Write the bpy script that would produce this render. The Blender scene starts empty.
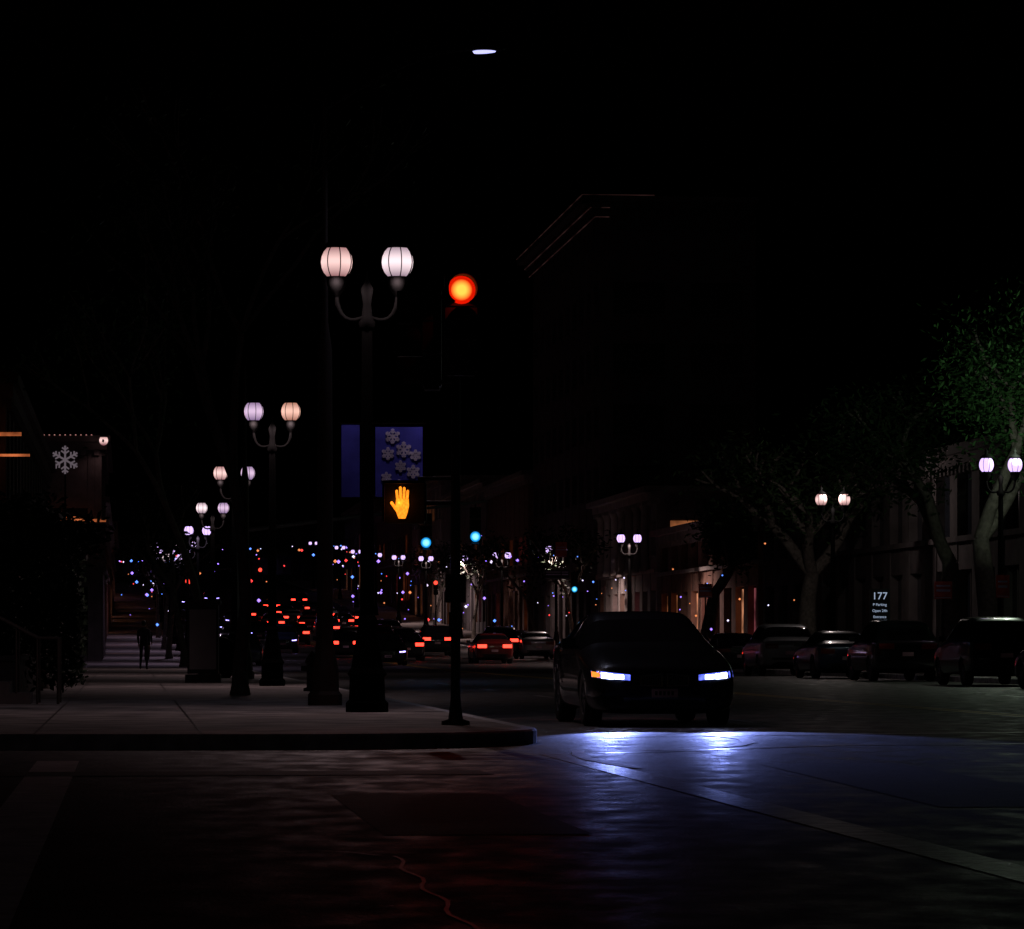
import bpy, math, random
from mathutils import Vector, Matrix
from mathutils.bvhtree import BVHTree
R=random.Random(7)
scn=bpy.context.scene
F=3900.0; K=.0985; TH=math.atan(K); HC=1.0
def g(D):
    if D<140: return 0.0
    if D<450: return .00007*(D-140)**2
    if D<800: return 6.727+.03*(D-450)
    return 17.2
def S(c,D,z=0.): return Vector((c-K*D,D,z+g(D)))
# ------------------------------------------------ materials
def mat(name,col,rough=.6,metal=0.,var=.25,scale=3.,bump=0.,bscale=30.,coat=0.,spec=.5):
    m=bpy.data.materials.new(name); m.use_nodes=True
    nt=m.node_tree; b=nt.nodes['Principled BSDF']
    b.inputs['Roughness'].default_value=rough; b.inputs['Metallic'].default_value=metal
    b.inputs['Coat Weight'].default_value=coat; b.inputs['Specular IOR Level'].default_value=spec
    tc=nt.nodes.new('ShaderNodeTexCoord')
    n=nt.nodes.new('ShaderNodeTexNoise'); n.inputs['Scale'].default_value=scale; n.inputs['Detail'].default_value=5
    nt.links.new(tc.outputs['Object'],n.inputs['Vector'])
    r=nt.nodes.new('ShaderNodeValToRGB')
    r.color_ramp.elements[0].position=.3; r.color_ramp.elements[1].position=.7
    r.color_ramp.elements[0].color=tuple(x*(1-var) for x in col)+(1,)
    r.color_ramp.elements[1].color=tuple(min(1,x*(1+var)) for x in col)+(1,)
    nt.links.new(n.outputs['Fac'],r.inputs['Fac']); nt.links.new(r.outputs['Color'],b.inputs['Base Color'])
    if bump>0:
        n2=nt.nodes.new('ShaderNodeTexNoise'); n2.inputs['Scale'].default_value=bscale; n2.inputs['Detail'].default_value=4
        nt.links.new(tc.outputs['Object'],n2.inputs['Vector'])
        bp=nt.nodes.new('ShaderNodeBump'); bp.inputs['Strength'].default_value=bump; bp.inputs['Distance'].default_value=.01
        nt.links.new(n2.outputs['Fac'],bp.inputs['Height']); nt.links.new(bp.outputs['Normal'],b.inputs['Normal'])
    return m
def emi(name,col,st,var=0.,scale=20.,sample=False):
    m=bpy.data.materials.new(name); m.use_nodes=True
    nt=m.node_tree; b=nt.nodes['Principled BSDF']
    b.inputs['Base Color'].default_value=tuple(.3*min(1,x) for x in col)+(1,)
    b.inputs['Roughness'].default_value=.4
    b.inputs['Emission Color'].default_value=tuple(col)+(1,); b.inputs['Emission Strength'].default_value=st
    if not sample: m.cycles.emission_sampling='NONE'
    if var>0:
        tc=nt.nodes.new('ShaderNodeTexCoord'); n=nt.nodes.new('ShaderNodeTexNoise'); n.inputs['Scale'].default_value=scale
        nt.links.new(tc.outputs['Object'],n.inputs['Vector'])
        mr=nt.nodes.new('ShaderNodeMapRange'); mr.inputs['From Min'].default_value=.35; mr.inputs['From Max'].default_value=.65
        mr.inputs['To Min'].default_value=st*(1-var); mr.inputs['To Max'].default_value=st*(1+var)
        nt.links.new(n.outputs['Fac'],mr.inputs['Value']); nt.links.new(mr.outputs['Result'],b.inputs['Emission Strength'])
    return m
def lens_mat(name,hot,edge,st,r0=.05,r1=.13):
    m=bpy.data.materials.new(name); m.use_nodes=True; nt=m.node_tree; b=nt.nodes['Principled BSDF']
    m.cycles.emission_sampling='NONE'
    b.inputs['Base Color'].default_value=tuple(.2*x for x in edge)+(1,)
    tc=nt.nodes.new('ShaderNodeTexCoord'); sp=nt.nodes.new('ShaderNodeSeparateXYZ')
    cb=nt.nodes.new('ShaderNodeCombineXYZ'); ln=nt.nodes.new('ShaderNodeVectorMath'); ln.operation='LENGTH'
    nt.links.new(tc.outputs['Object'],sp.inputs[0]); nt.links.new(sp.outputs[0],cb.inputs[0]); nt.links.new(sp.outputs[2],cb.inputs[2])
    nt.links.new(cb.outputs[0],ln.inputs[0])
    r=nt.nodes.new('ShaderNodeValToRGB'); e=r.color_ramp.elements
    e[0].position=r0; e[0].color=tuple(hot)+(1,); e[1].position=r1; e[1].color=tuple(edge)+(1,)
    nt.links.new(ln.outputs['Value'],r.inputs['Fac']); nt.links.new(r.outputs['Color'],b.inputs['Emission Color'])
    b.inputs['Emission Strength'].default_value=st
    return m
def asphalt():
    m=bpy.data.materials.new('asphalt'); m.use_nodes=True; nt=m.node_tree; b=nt.nodes['Principled BSDF']
    tc=nt.nodes.new('ShaderNodeTexCoord')
    def noise(s,d=5,sx=1,sy=1):
        mp=nt.nodes.new('ShaderNodeMapping'); mp.inputs['Scale'].default_value=(sx,sy,1)
        nt.links.new(tc.outputs['Object'],mp.inputs[0])
        n=nt.nodes.new('ShaderNodeTexNoise'); n.inputs['Scale'].default_value=s; n.inputs['Detail'].default_value=d
        nt.links.new(mp.outputs[0],n.inputs['Vector']); return n
    n1=noise(1.6,9,1,.5); r=nt.nodes.new('ShaderNodeValToRGB')
    r.color_ramp.elements[0].color=(.026,.026,.028,1); r.color_ramp.elements[1].color=(.085,.08,.078,1)
    r.color_ramp.elements[0].position=.36; r.color_ramp.elements[1].position=.64
    nt.links.new(n1.outputs['Fac'],r.inputs['Fac']); nt.links.new(r.outputs['Color'],b.inputs['Base Color'])
    n2=noise(3.2,10,1,.45); mr=nt.nodes.new('ShaderNodeMapRange'); mr.inputs['From Min'].default_value=.35; mr.inputs['From Max'].default_value=.65
    mr.inputs['To Min'].default_value=.44; mr.inputs['To Max'].default_value=.70
    nt.links.new(n2.outputs['Fac'],mr.inputs['Value']); nt.links.new(mr.outputs['Result'],b.inputs['Roughness'])
    b.inputs['Specular IOR Level'].default_value=.33
    n3=noise(38,4); n4=noise(9.0,8,1,.7)
    ad=nt.nodes.new('ShaderNodeMath'); ad.operation='MULTIPLY_ADD'; ad.inputs[1].default_value=1.4
    nt.links.new(n4.outputs['Fac'],ad.inputs[0]); nt.links.new(n3.outputs['Fac'],ad.inputs[2])
    bp=nt.nodes.new('ShaderNodeBump'); bp.inputs['Strength'].default_value=1.; bp.inputs['Distance'].default_value=.008
    nt.links.new(ad.outputs[0],bp.inputs['Height']); nt.links.new(bp.outputs['Normal'],b.inputs['Normal'])
    return m
M={}
M['asphalt']=asphalt()
M['ground']=mat('soil',(.06,.055,.05),.9)
M['walk']=mat('concrete',(.28,.25,.24),.8,var=.6,scale=1.6,bump=.5,bscale=20,spec=.3)
M['kerb']=mat('kerb_concrete',(.5,.5,.52),.8,var=.45,scale=5,bump=.6,spec=.3)
M['paint']=mat('worn_white_paint',(.28,.28,.29),.42,var=.9,scale=6,bump=.8,bscale=25)
M['paint2']=mat('white_thermoplastic_paint',(.75,.72,.72),.6,var=.35,scale=4,bump=.5,bscale=25)
M['yellow']=mat('worn_yellow_paint',(.5,.33,.05),.5,var=.4,scale=5)
M['patch']=mat('asphalt_patch',(.03,.028,.027),.66,var=.5,scale=5,bump=.9,bscale=30,spec=.3)
M['tar']=mat('tar_seal',(.02,.016,.015),.42,var=.2)
M['iron']=mat('cast_iron',(.0009,.0009,.0009),.8,0,bump=.2,spec=.02)
M['cover']=mat('worn_steel',(.12,.12,.13),.6,.4,bump=.5,bscale=60)
M['grey']=mat('weathered_steel',(.045,.032,.028),.7,.0,bump=.3,spec=.2)
M['blk']=mat('black_housing',(.012,.012,.012),.6,spec=.3)
M['bark']=mat('bark',(.17,.15,.13),.9,var=.4,scale=8,bump=.8,bscale=15)
M['leaf']=mat('leaf',(.04,.08,.03),.6,var=.5,scale=2,spec=.2)
M['leaf_lit']=mat('leaf_painted_lit',(.06,.15,.05),.6,var=.5,scale=2,spec=.2)  # brighter copy of the leaf colour, lamplight on the foliage painted in
M['leafd']=mat('leaf_dark',(.02,.035,.018),.7,var=.5,scale=2,spec=.2)
M['stone']=mat('stone_wall',(.33,.29,.27),.85,var=.25,scale=1.5,bump=.4,bscale=8)
M['darkstone']=mat('dark_stone_wall',(.10,.085,.085),.9,var=.25,scale=1.5,bump=.4,bscale=8,spec=.1)
M['brick']=mat('brick_wall',(.20,.11,.08),.9,var=.3,scale=2,bump=.4,bscale=10)
M['stucco']=mat('stucco_wall',(.2,.18,.19),.9,var=.2,scale=1)
M['glassw']=mat('window_glass',(.02,.022,.03),.12,0,var=.1)
M['rubber']=mat('tyre_rubber',(.02,.02,.02),.8)
M['rim']=mat('alloy_rim',(.2,.2,.22),.35,.9)
M['cglass']=mat('car_glass',(.008,.008,.01),.06,var=.05,coat=.6)
M['trim']=mat('black_trim',(.012,.012,.012),.4)
M['chrome']=mat('chrome',(.5,.5,.52),.15,1.)
M['plate']=mat('licence_plate',(.8,.55,.6),.4)
for n,c in dict(black=(.012,.012,.016),silver=(.30,.31,.33),blue=(.03,.04,.09),red=(.2,.02,.02),white=(.5,.5,.5)).items():
    M['car_'+n]=mat('car_paint_'+n,c,.28,.3,var=.06,coat=1.)
def globe_mat(name,mid,edge):
    m=emi(name,mid,1.); nt=m.node_tree; b=nt.nodes['Principled BSDF']
    tc=nt.nodes.new('ShaderNodeTexCoord'); sp=nt.nodes.new('ShaderNodeSeparateXYZ'); ab=nt.nodes.new('ShaderNodeMath'); ab.operation='ABSOLUTE'
    nt.links.new(tc.outputs['Object'],sp.inputs[0]); nt.links.new(sp.outputs[2],ab.inputs[0])
    r=nt.nodes.new('ShaderNodeValToRGB'); e=r.color_ramp.elements
    e[0].position=.02; e[0].color=tuple(mid)+(1,); e[1].position=.2; e[1].color=tuple(edge)+(1,)
    nt.links.new(ab.outputs[0],r.inputs[0]); nt.links.new(r.outputs[0],b.inputs['Emission Color']); return m
M['globe']=globe_mat('frosted_globe_pink',(1.1,.72,.68),(.26,.10,.11))
M['globe2']=globe_mat('frosted_globe_white',(1.2,.95,1.0),(.26,.17,.23))
M['globe3']=globe_mat('frosted_globe_lavender',(.78,.56,.78),(.20,.12,.26))
M['globe4']=globe_mat('frosted_globe_warm',(1.05,.60,.48),(.32,.12,.08))
M['globe5']=emi('frosted_globe_violet',(.70,.5,1.),1.5)
M['led']=emi('led_luminaire',(.5,.5,1),1.5)
M['hl']=emi('headlight_lens',(.5,.58,1),22)
M['hlglass']=emi('headlight_glass_glow',(.12,.16,1),1.6,.5,12)
M['drl']=emi('amber_marker',(1,.25,.03),1.6)
M['tl']=emi('tail_lens',(1,.035,.02),5)
M['tldim']=mat('tail_lens_off',(.15,.01,.01),.3)
M['hldim']=emi('headlight_far',(.35,.28,1),5)
M['redlens']=lens_mat('signal_red_lens',(1.6,.58,.07),(.55,.006,.0),1.3,.045,.115)
M['greenlens']=lens_mat('signal_green_lens',(.25,.9,1.1),(0,.14,.35),1.8,.03,.13)
M['farred']=emi('signal_red_far',(1,.05,.03),2.5)
M['offlens']=mat('signal_lens_off',(.03,.02,.01),.3)
M['hand']=emi('hand_symbol_orange',(1,.27,.015),1.5,.25,60)
M['cloth']=mat('dark_cloth',(.02,.02,.025),.9)
M['skin']=mat('skin',(.3,.18,.13),.6)
M['hair']=mat('hair',(.015,.01,.008),.7)
M['banner']=mat('banner_blue_fabric',(.06,.07,.50),.8,var=.25,spec=.1)
M['white']=mat('pale_blue_print',(.52,.52,.78),.7)
M['redsign']=mat('sign_red',(.6,.09,.07),.5)
M['signblk']=mat('sign_black',(.02,.02,.025),.4)
M['txt']=emi('lit_lettering',(.6,.75,1),.5)
M['txtdim']=emi('dim_lettering',(.6,.25,.2),.05)
M['flake']=emi('snowflake_lights',(.75,.6,.7),.13)
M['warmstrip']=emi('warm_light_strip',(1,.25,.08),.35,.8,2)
M['eave']=emi('eave_painted_glow',(1,.45,.42),.0115,.9,.5)  # dim emission imitating light on the cornice, not a fitted lamp
M['dotstrip']=emi('string_bulbs',(1,.45,.4),.25)
lit=[emi('window_warm',(1,.33,.12),.17,.8,1.2),emi('window_amber',(1,.4,.2),.42,.8,1.2),emi('window_cool',(.3,.3,1),.16,.8,1.2),emi('window_rose',(1,.25,.3),.11,.8,1.2)]
dots=[emi('fairy_violet',(.35,.2,1),2.0),emi('fairy_blue',(.1,.25,1),2.2),emi('fairy_amber',(1,.3,.1),1.1),emi('fairy_white',(.8,.7,1),1.6),emi('fairy_red',(1,.05,.05),2)]
# ------------------------------------------------ mesh builder
class MB:
    def __init__(s): s.v=[];s.f=[];s.m=[];s.sm=[]
    def add(s,vs,fs,mi=0,sm=False):
        o=len(s.v); s.v+= [tuple(v) for v in vs]
        for f in fs: s.f.append([o+i for i in f]); s.m.append(mi); s.sm.append(sm)
    def box(s,a,b,mi=0,M4=None):
        x0,x1=sorted((a[0],b[0]));y0,y1=sorted((a[1],b[1]));z0,z1=sorted((a[2],b[2]))
        vs=[Vector(p) for p in [(x0,y0,z0),(x1,y0,z0),(x1,y1,z0),(x0,y1,z0),(x0,y0,z1),(x1,y0,z1),(x1,y1,z1),(x0,y1,z1)]]
        if M4: vs=[M4@v for v in vs]
        s.add(vs,[(0,3,2,1),(4,5,6,7),(0,1,5,4),(1,2,6,5),(2,3,7,6),(3,0,4,7)],mi)
    def tube(s,p,q,r0,r1,n=10,mi=0,caps=True,sm=True):
        p=Vector(p);q=Vector(q);d=(q-p).normalized()
        u=d.orthogonal().normalized();w=d.cross(u)
        vs=[p+(u*math.cos(t)+w*math.sin(t))*r0 for t in [2*math.pi*i/n for i in range(n)]]
        vs+=[q+(u*math.cos(t)+w*math.sin(t))*r1 for t in [2*math.pi*i/n for i in range(n)]]
        s.add(vs,[(i,(i+1)%n,n+(i+1)%n,n+i) for i in range(n)],mi,sm)
        if caps: s.add(vs,[tuple(range(n-1,-1,-1)),tuple(range(n,2*n))],mi)
    def lathe(s,prof,cx=0,cy=0,n=16,mi=0,sm=True,flute=0.):
        vs=[]
        for r,z in prof:
            for i in range(n):
                t=2*math.pi*i/n; rr=r*(1-flute*(i%2)); vs.append((cx+rr*math.cos(t),cy+rr*math.sin(t),z))
        fs=[]
        for k in range(len(prof)-1):
            for i in range(n): fs.append((k*n+i,k*n+(i+1)%n,(k+1)*n+(i+1)%n,(k+1)*n+i))
        s.add(vs,fs,mi,sm)
    def ball(s,c,rx,rz,n=16,mi=0):
        s.lathe([(max(.001,rx*math.sin(math.pi*k/10)),c[2]-rz*math.cos(math.pi*k/10)) for k in range(11)],c[0],c[1],n,mi)
    def mesh(s,name,mats):
        me=bpy.data.meshes.new(name); me.from_pydata(s.v,[],s.f); 
        for m in mats: me.materials.append(m)
        me.polygons.foreach_set('material_index',s.m); me.polygons.foreach_set('use_smooth',s.sm); me.update(); return me
def link(name,data,parent=None,loc=(0,0,0),rot=(0,0,0)):
    o=bpy.data.objects.new(name,data); scn.collection.objects.link(o)
    o.location=loc; o.rotation_euler=rot
    if parent: o.parent=parent
    return o
def empty(name,loc,rz=0.):
    o=link(name,None,None,loc,(0,0,rz)); o.empty_display_size=.3; return o
def spot(name,parent,loc,rot,col,power,size=2.6,blend=.5,rad=.06):
    l=bpy.data.lights.new(name,'SPOT'); l.color=col; l.energy=power; l.spot_size=size; l.spot_blend=blend; l.shadow_soft_size=rad
    return link(name,l,parent,loc,rot)
def point(name,parent,loc,col,power,rad=.06):
    l=bpy.data.lights.new(name,'POINT'); l.color=col; l.energy=power; l.shadow_soft_size=rad
    return link(name,l,parent,loc)
# ------------------------------------------------ world
w=bpy.data.worlds.new('World'); scn.world=w; w.use_nodes=True
nt=w.node_tree; sky=nt.nodes.new('ShaderNodeTexSky'); sky.sky_type='NISHITA'; sky.sun_disc=False
sky.sun_elevation=math.radians(-4); sky.sun_rotation=math.radians(200)
nt.links.new(sky.outputs[0],nt.nodes['Background'].inputs[0]); nt.nodes['Background'].inputs[1].default_value=.012
sl=bpy.data.lights.new('moonlight','SUN'); sl.energy=.006; sl.angle=.009; sl.color=(1,.7,.8)
link('moonlight',sl,None,(0,0,50),(math.radians(40),0,math.radians(-30)))
# ------------------------------------------------ ground & roads
Ds=[-60,0,20]+[30+5*i for i in range(95)]+[520,560,600,700,800,1200,2500]
def sheet(name,cl,cr,D0,D1,dz,m,ds=None):
    mb=MB(); st=[D0]+[d for d in (ds or Ds) if D0<d<D1]+[D1]
    for a,b in zip(st[:-1],st[1:]):
        mb.add([S(cl,a,dz),S(cr,a,dz),S(cr,b,dz),S(cl,b,dz)],[(0,1,2,3)])
    return link(name,mb.mesh(name,[m]))
sheet('ground',-1500,1500,-60,2500,-.02,M['ground'])
DC=37.2; RC=3.0
sheet('cross_street',-150,150,-30,DC,0,M['asphalt'])
sheet('road',.8,26,DC,800,0,M['asphalt'])
fine=[DC+RC*(1-math.cos(math.pi/2*i/18)) for i in range(19)]+Ds; fine=sorted(set(fine))
def kr(c,sg):
    def f(D):
        t=D-DC
        if t>=RC: return c
        return c-sg*(RC-math.sqrt(max(0,RC*RC-(RC-t)**2)))
    return f
KL=4.2; KR_=22.5
def walk(name,far,kc,sg):
    e=kr(kc,sg)
    mb=MB(); st=[DC]+[d for d in fine if DC<d<800]+[800]
    for a,b in zip(st[:-1],st[1:]):
        k0,k1=e(a),e(b)
        i0,i1=k0-sg*.16,k1-sg*.16
        q=[S(far,a,.15),S(i0,a,.15),S(i1,b,.15),S(far,b,.15)]
        mb.add(q,[(0,1,2,3)] if sg>0 else [(3,2,1,0)],0)
        mb.add([S(i0,a,.15),S(k0-sg*.02,a,.15),S(k1-sg*.02,b,.15),S(i1,b,.15),S(k0,a,.13),S(k1,b,.13),S(k0,a,-.02),S(k1,b,-.02)],[(0,1,2,3),(1,4,5,2),(4,6,7,5)],1)
    k=e(DC)
    mb.add([S(far,DC,-.02),S(k,DC,-.02),S(k,DC,.15),S(far,DC,.15)],[(0,1,2,3)],1)
    return link(name,mb.mesh(name,[M['walk'],M['kerb']]))
walk('sidewalk',-60,KL,1); walk('sidewalk',80,KR_,-1)
mb=MB()
for D in [DC+1.6*i for i in range(1,16)]:
    xr=kr(KL,1)(D)-.2
    mb.add([S(-6,D,.154),S(xr,D,.154),S(xr,D+.02,.154),S(-6,D+.02,.154)],[(0,1,2,3)])
for c in (-2.5,-.9,.7):
    mb.add([S(c,DC+.2,.158),S(c+.015,DC+.2,.158),S(c+.015,130,.158),S(c,130,.158)],[(0,1,2,3)])
link('sidewalk_joint_lines',mb.mesh('joints',[M['tar']]))
def line(name,pts,wd,m,dz=.004):
    mb=MB(); P=[Vector(p) for p in pts]; L=[];
    for i,p in enumerate(P):
        d=(P[min(i+1,len(P)-1)]-P[max(i-1,0)]).normalized(); n=Vector((-d.y,d.x,0))*wd/2
        L.append((p-n,p+n))
    for (a0,a1),(b0,b1) in zip(L[:-1],L[1:]): mb.add([a0,b0,b1,a1],[(0,1,2,3)])
    mb.v=[(v[0],v[1],v[2]+dz) for v in mb.v]
    return link(name,mb.mesh(name,[m]))
line('crosswalk_line',[S(3.9,35.6),S(3.9,8)],.28,M['paint'])
line('crosswalk_line',[S(-.6,33.5),S(-.6,8)],.36,M['paint2'])
line('crosswalk_line',[S(4.4,35.9),S(7,38.8),S(22,43)],.3,M['paint'])
line('stop_line',[S(5.2,42.2),S(12.2,45.5)],.3,M['paint'])
arc=[(1.25,37.1),(1.6,37.2),(1.9,37.6),(2.2,38.4),(2.42,39.8),(2.45,41.2),(2.3,42.4),(2.05,42.9)]  # headlight glints on the asphalt, drawn as curved strips of white paint
line('painted_glint_arc',[Vector((x,y,0)) for x,y in arc],.14,M['paint2'],.008)
line('painted_glint_arc',[Vector((x,y,0)) for x,y in [(.62,36.6),(.60,35.2),(.68,33.8),(.85,32.6),(1.0,31.6)]],.12,M['paint2'],.009)
mb=MB()
for cc in (12.4,12.65):
    st=[46]+[d for d in Ds if 46<d<500]
    for a,b in zip(st[:-1],st[1:]): mb.add([S(cc,a,.004),S(cc+.11,a,.004),S(cc+.11,b,.004),S(cc,b,.004)],[(0,1,2,3)])
link('centre_line_marking',mb.mesh('centre',[M['yellow']]))
mb=MB()
for cc in (8.0,17.2):
    D=50
    while D<480:
        mb.add([S(cc,D,.004),S(cc+.11,D,.004),S(cc+.11,D+3,.004),S(cc,D+3,.004)],[(0,1,2,3)]); D+=12
link('lane_marking',mb.mesh('lane',[M['paint']]))
line('asphalt_patch',[S(1.9,20.5),S(1.9,26)],1.1,M['patch'])
line('asphalt_patch',[S(5.6,24),S(5.9,33)],1.2,M['patch'])
line('asphalt_patch',[Vector((-4,30,0)),Vector((-.2,30.5,0))],1.0,M['patch'],.006)
pts=[Vector((-.56+.022*i+.025*math.sin(i*1.1),18.4-.25*i,0)) for i in range(20)]
line('tar_crack_seal',pts,.018,M['tar'],.006)
pts=[Vector((-1.6+.075*i,19.2-.05*i+.12*math.sin(i*.8),0)) for i in range(14)]
line('tar_crack_seal',pts,.02,M['tar'],.006)
for (c,D,r) in ((9.3,36,.33),):
    mb=MB(); mb.lathe([(r,.0),(r,.012),(r*.86,.014),(r*.84,.006),(.001,.006)],n=28)
    for k in range(-3,4):
        h=math.sqrt(max(0,(r*.8)**2-(k*r*.24)**2)); mb.box((k*r*.24-.012,-h,.006),(k*r*.24+.012,h,.013))
    link('manhole_cover',mb.mesh('cover',[M['cover']]),None,S(c,D,.002))
# ------------------------------------------------ street lamp (twin globe)
def lampmesh():
    mb=MB()
    mb.lathe([(.27,0),(.27,.12),(.23,.16),(.22,.45),(.25,.5),(.2,.58),(.15,.9),(.11,1.15),(.13,1.2),(.095,1.26)],n=8,sm=False)
    mb.lathe([(.09,1.26),(.085,2.5),(.065,5.0)],n=24,flute=.12)
    mb.lathe([(.09,5.0),(.11,5.06),(.07,5.14),(.05,5.3),(.08,5.5),(.02,5.62),(.001,5.75)],n=12)
    for s in (-1,1):
        pr=None
        for k in range(9):
            t=k/8; p=(s*.385*math.sin(t*math.pi/2),0,5.15-.1*math.sin(t*math.pi)+.28*t*t)
            if pr: mb.tube(pr,p,.028,.028,8)
            pr=p
        mb.lathe([(.03,5.40),(.07,5.46),(.10,5.5),(.12,5.56),(.135,5.64),(.14,5.66)],s*.385,0,14)
        mb.tube((s*.385,0,5.28),(s*.385,0,5.44),.02,.03,8)
        for i in range(8):
            a=2*math.pi*(i+.35)/8; pr=None
            for k in range(9):
                t=math.pi*(.16+.68*k/8); r=.218*math.sin(t); z=5.85-.25*math.cos(t)
                p=(s*.385+r*math.cos(a),r*math.sin(a),z)
                if pr: mb.tube(pr,p,.0085,.0085,4,caps=False)
                pr=p
        mb.lathe([(.15,6.03),(.17,6.05),(.13,6.1),(.05,6.15),(.03,6.2),(.055,6.23),(.02,6.27),(.001,6.33)],s*.385,0,14)
    return mb.mesh('lamp_post_mesh',[M['iron']])
LM=lampmesh(); GM={}
for k in ('globe','globe2','globe3','globe4','globe5'):
    mb=MB(); mb.ball((0,0,0),.2,.23,20); GM[k]=mb.mesh('globe_'+k,[M[k]])
def street_lamp(c,D,gl,gr,power=0,col=(1,.72,.75),one=False,size=2.9):
    e=empty('street_lamp',S(c,D,.15),0)
    link('post',LM,e).scale=(1,1,.974)
    for s,k,n in ((-1,gl,'globe_1'),(1,gr,'globe_2')):
        link(n,GM[k],e,(s*.385,0,5.70))
        if power and not one: spot('lamp_'+n[-1],e,(s*.385,-.24,5.5),(0,0,0),col,power,size,.4,.04)
    if power and one: spot('lamp',e,(0,-.26,5.5),(0,0,0),col,power,size,.5,.05)
    return e
street_lamp(3.03,49.4,'globe','globe2',80)
street_lamp(3.0,81,'globe3','globe4',130)
street_lamp(3.0,110,'globe','globe3',110)
street_lamp(3.0,138,'globe2','globe3',90)
D=167
while D<520:
    street_lamp(3.0,D,R.choice(['globe2','globe5']),'globe5',350 if D<290 else 0,(.8,.6,.9),True); D+=29
e=street_lamp(23.5,105,'globe5','globe5',25,(1,.8,.8),True); point('tree_fill_light',e,(.45,-.3,6.15),(.8,1,.75),200,.04)  # extra point light added outside the globes to brighten the foliage
e=street_lamp(23.5,130,'globe','globe',25,(1,.8,.8),True); point('tree_fill_light',e,(-.1,-.3,6.1),(1,.85,.8),130,.04)  # second added point light, brightens the limbs above this lamp
D=182
while D<520:
    street_lamp(23.4,D,'globe5','globe5',(1000 if D<220 else 700) if D<345 else 0,(1,.72,.68),True,2.85); D+=31
def tall_pole(c,D,top,armdx,armz):
    e=empty('street_light_pole',S(c,D,.15))
    mb=MB()
    mb.lathe([(.24,0),(.24,.15),(.2,.2),(.19,.5),(.14,.75),(.115,1.0)],n=10,sm=False)
    mb.lathe([(.115,1.0),(.11,3),(.10,5),(.045,5.4),(.03,top-.15),(.025,top),(.001,top+.02)],n=14)
    link('pole',mb.mesh('pole',[M['grey']]),e)
    if armdx:
        mb=MB(); pr=None
        for k in range(13):
            t=k/12; p=(armdx*t,0,top-.2+(armz-top+.2)*math.sin(t*math.pi/2))
            if pr: mb.tube(pr,p,.022,.022,6)
            pr=p
        link('arm',mb.mesh('arm',[M['blk']]),e)
        mb=MB(); mb.lathe([(.001,-.03),(.1,-.02),(.12,.02),(.08,.07),(.001,.09)],n=14)
        h=link('lamp_housing',mb.mesh('hous',[M['blk']]),e,(armdx+.1,0,armz)); h.scale=(2.6,1.2,1)
        mb=MB(); mb.lathe([(.001,-.05),(.08,-.048),(.09,-.015)],n=14)
        h=link('led_lens',mb.mesh('led',[M['led']]),e,(armdx+.1,0,armz)); h.scale=(1.9,1.1,1); h.rotation_euler=(0,math.radians(-4),0)
        spot('lamp',e,(armdx+.1,0,armz-.12),(0,0,0),(.7,.72,1),90,2.0,.8,.02)
tall_pole(2.78,55,8.6,2.15,9.25)
tall_pole(2.94,98,7.85,0,0)
# ------------------------------------------------ traffic signals
def disc(r,n=24,dome=.02):
    mb=MB(); vs=[];fs=[]; rs=[0,.25,.5,.75,1]
    for k,q in enumerate(rs[1:]):
        for i in range(n): vs.append((q*r*math.cos(2*math.pi*i/n),-dome*(1-q*q),q*r*math.sin(2*math.pi*i/n)))
    vs.append((0,-dome,0)); c=len(vs)-1
    fs=[(c,i,(i+1)%n) for i in range(n)]
    for k in range(3):
        for i in range(n): fs.append((k*n+i,(k+1)*n+i,(k+1)*n+(i+1)%n,k*n+(i+1)%n))
    mb.add(vs,fs,0,True); return mb
LENS={k:disc(.15).mesh('lens_'+k,[M[k]]) for k in ('redlens','greenlens','offlens','farred')}
def headmesh():
    mb=MB()
    for k in range(3):
        z=-.35*k
        mb.box((-.17,0,z-.165),(.17,.2,z+.165)); 
        n=18;r=.16;L=.27
        ang=[math.radians(-60+300*i/n) for i in range(n+1)]
        vs=[];fs=[]
        for a in ang:
            for rr,y in ((r,0),(r,-L*(1-.25*(math.sin(a)<-.3))),(r-.008,-L*(1-.25*(math.sin(a)<-.3))),(r-.008,0)): vs.append((rr*math.cos(a),y,rr*math.sin(a)+z))
        for i in range(n):
            for j in range(3): fs.append((i*4+j,i*4+j+1,(i+1)*4+j+1,(i+1)*4+j))
        mb.add(vs,fs,0,True)
    mb.box((-.15,.02,-.9),(.15,.18,-.865)); mb.tube((0,.1,.165),(0,.1,.26),.03,.03,8)
    return mb.mesh('signal_head',[M['blk']])
HM=headmesh()
def head(e,loc,on,rz=0,nm='head',far=None):
    h=link(nm,HM,e,loc,(0,0,rz))
    for k in range(3):
        key='offlens'
        if on==k: key=far or ('redlens' if k==0 else 'greenlens')
        link(nm+'_lens_%d'%(k+1),LENS[key],h,(0,-.012,-.35*k))
    return h
e=empty('traffic_signal',Vector((-.60,41.5,.15)))
mb=MB()
mb.lathe([(.15,0),(.15,.04),(.08,.06),(.06,.2),(.052,.3),(.048,4.88),(.058,4.9),(.001,4.95)],n=16)
mb.box((-.07,-.09,.95),(.07,-.045,1.2)); mb.tube((0,-.09,1.1),(0,-.105,1.1),.03,.03,12)
mb.box((-.11,-.07,1.3),(.11,-.052,1.6),0)
for z in (4.7,3.76): mb.tube((0,0,z),(.07,-.2,z),.025,.025,8)
for z in (4.55,3.65): mb.tube((0,0,z),(-.3,0,z),.025,.025,8)
mb.tube((0,0,2.36),(-.4,-.02,2.36),.025,.025,8); mb.tube((0,0,2.62),(-.4,-.02,2.62),.02,.02,8)
link('pole',mb.mesh('sigpole',[M['blk']]),e)
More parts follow.
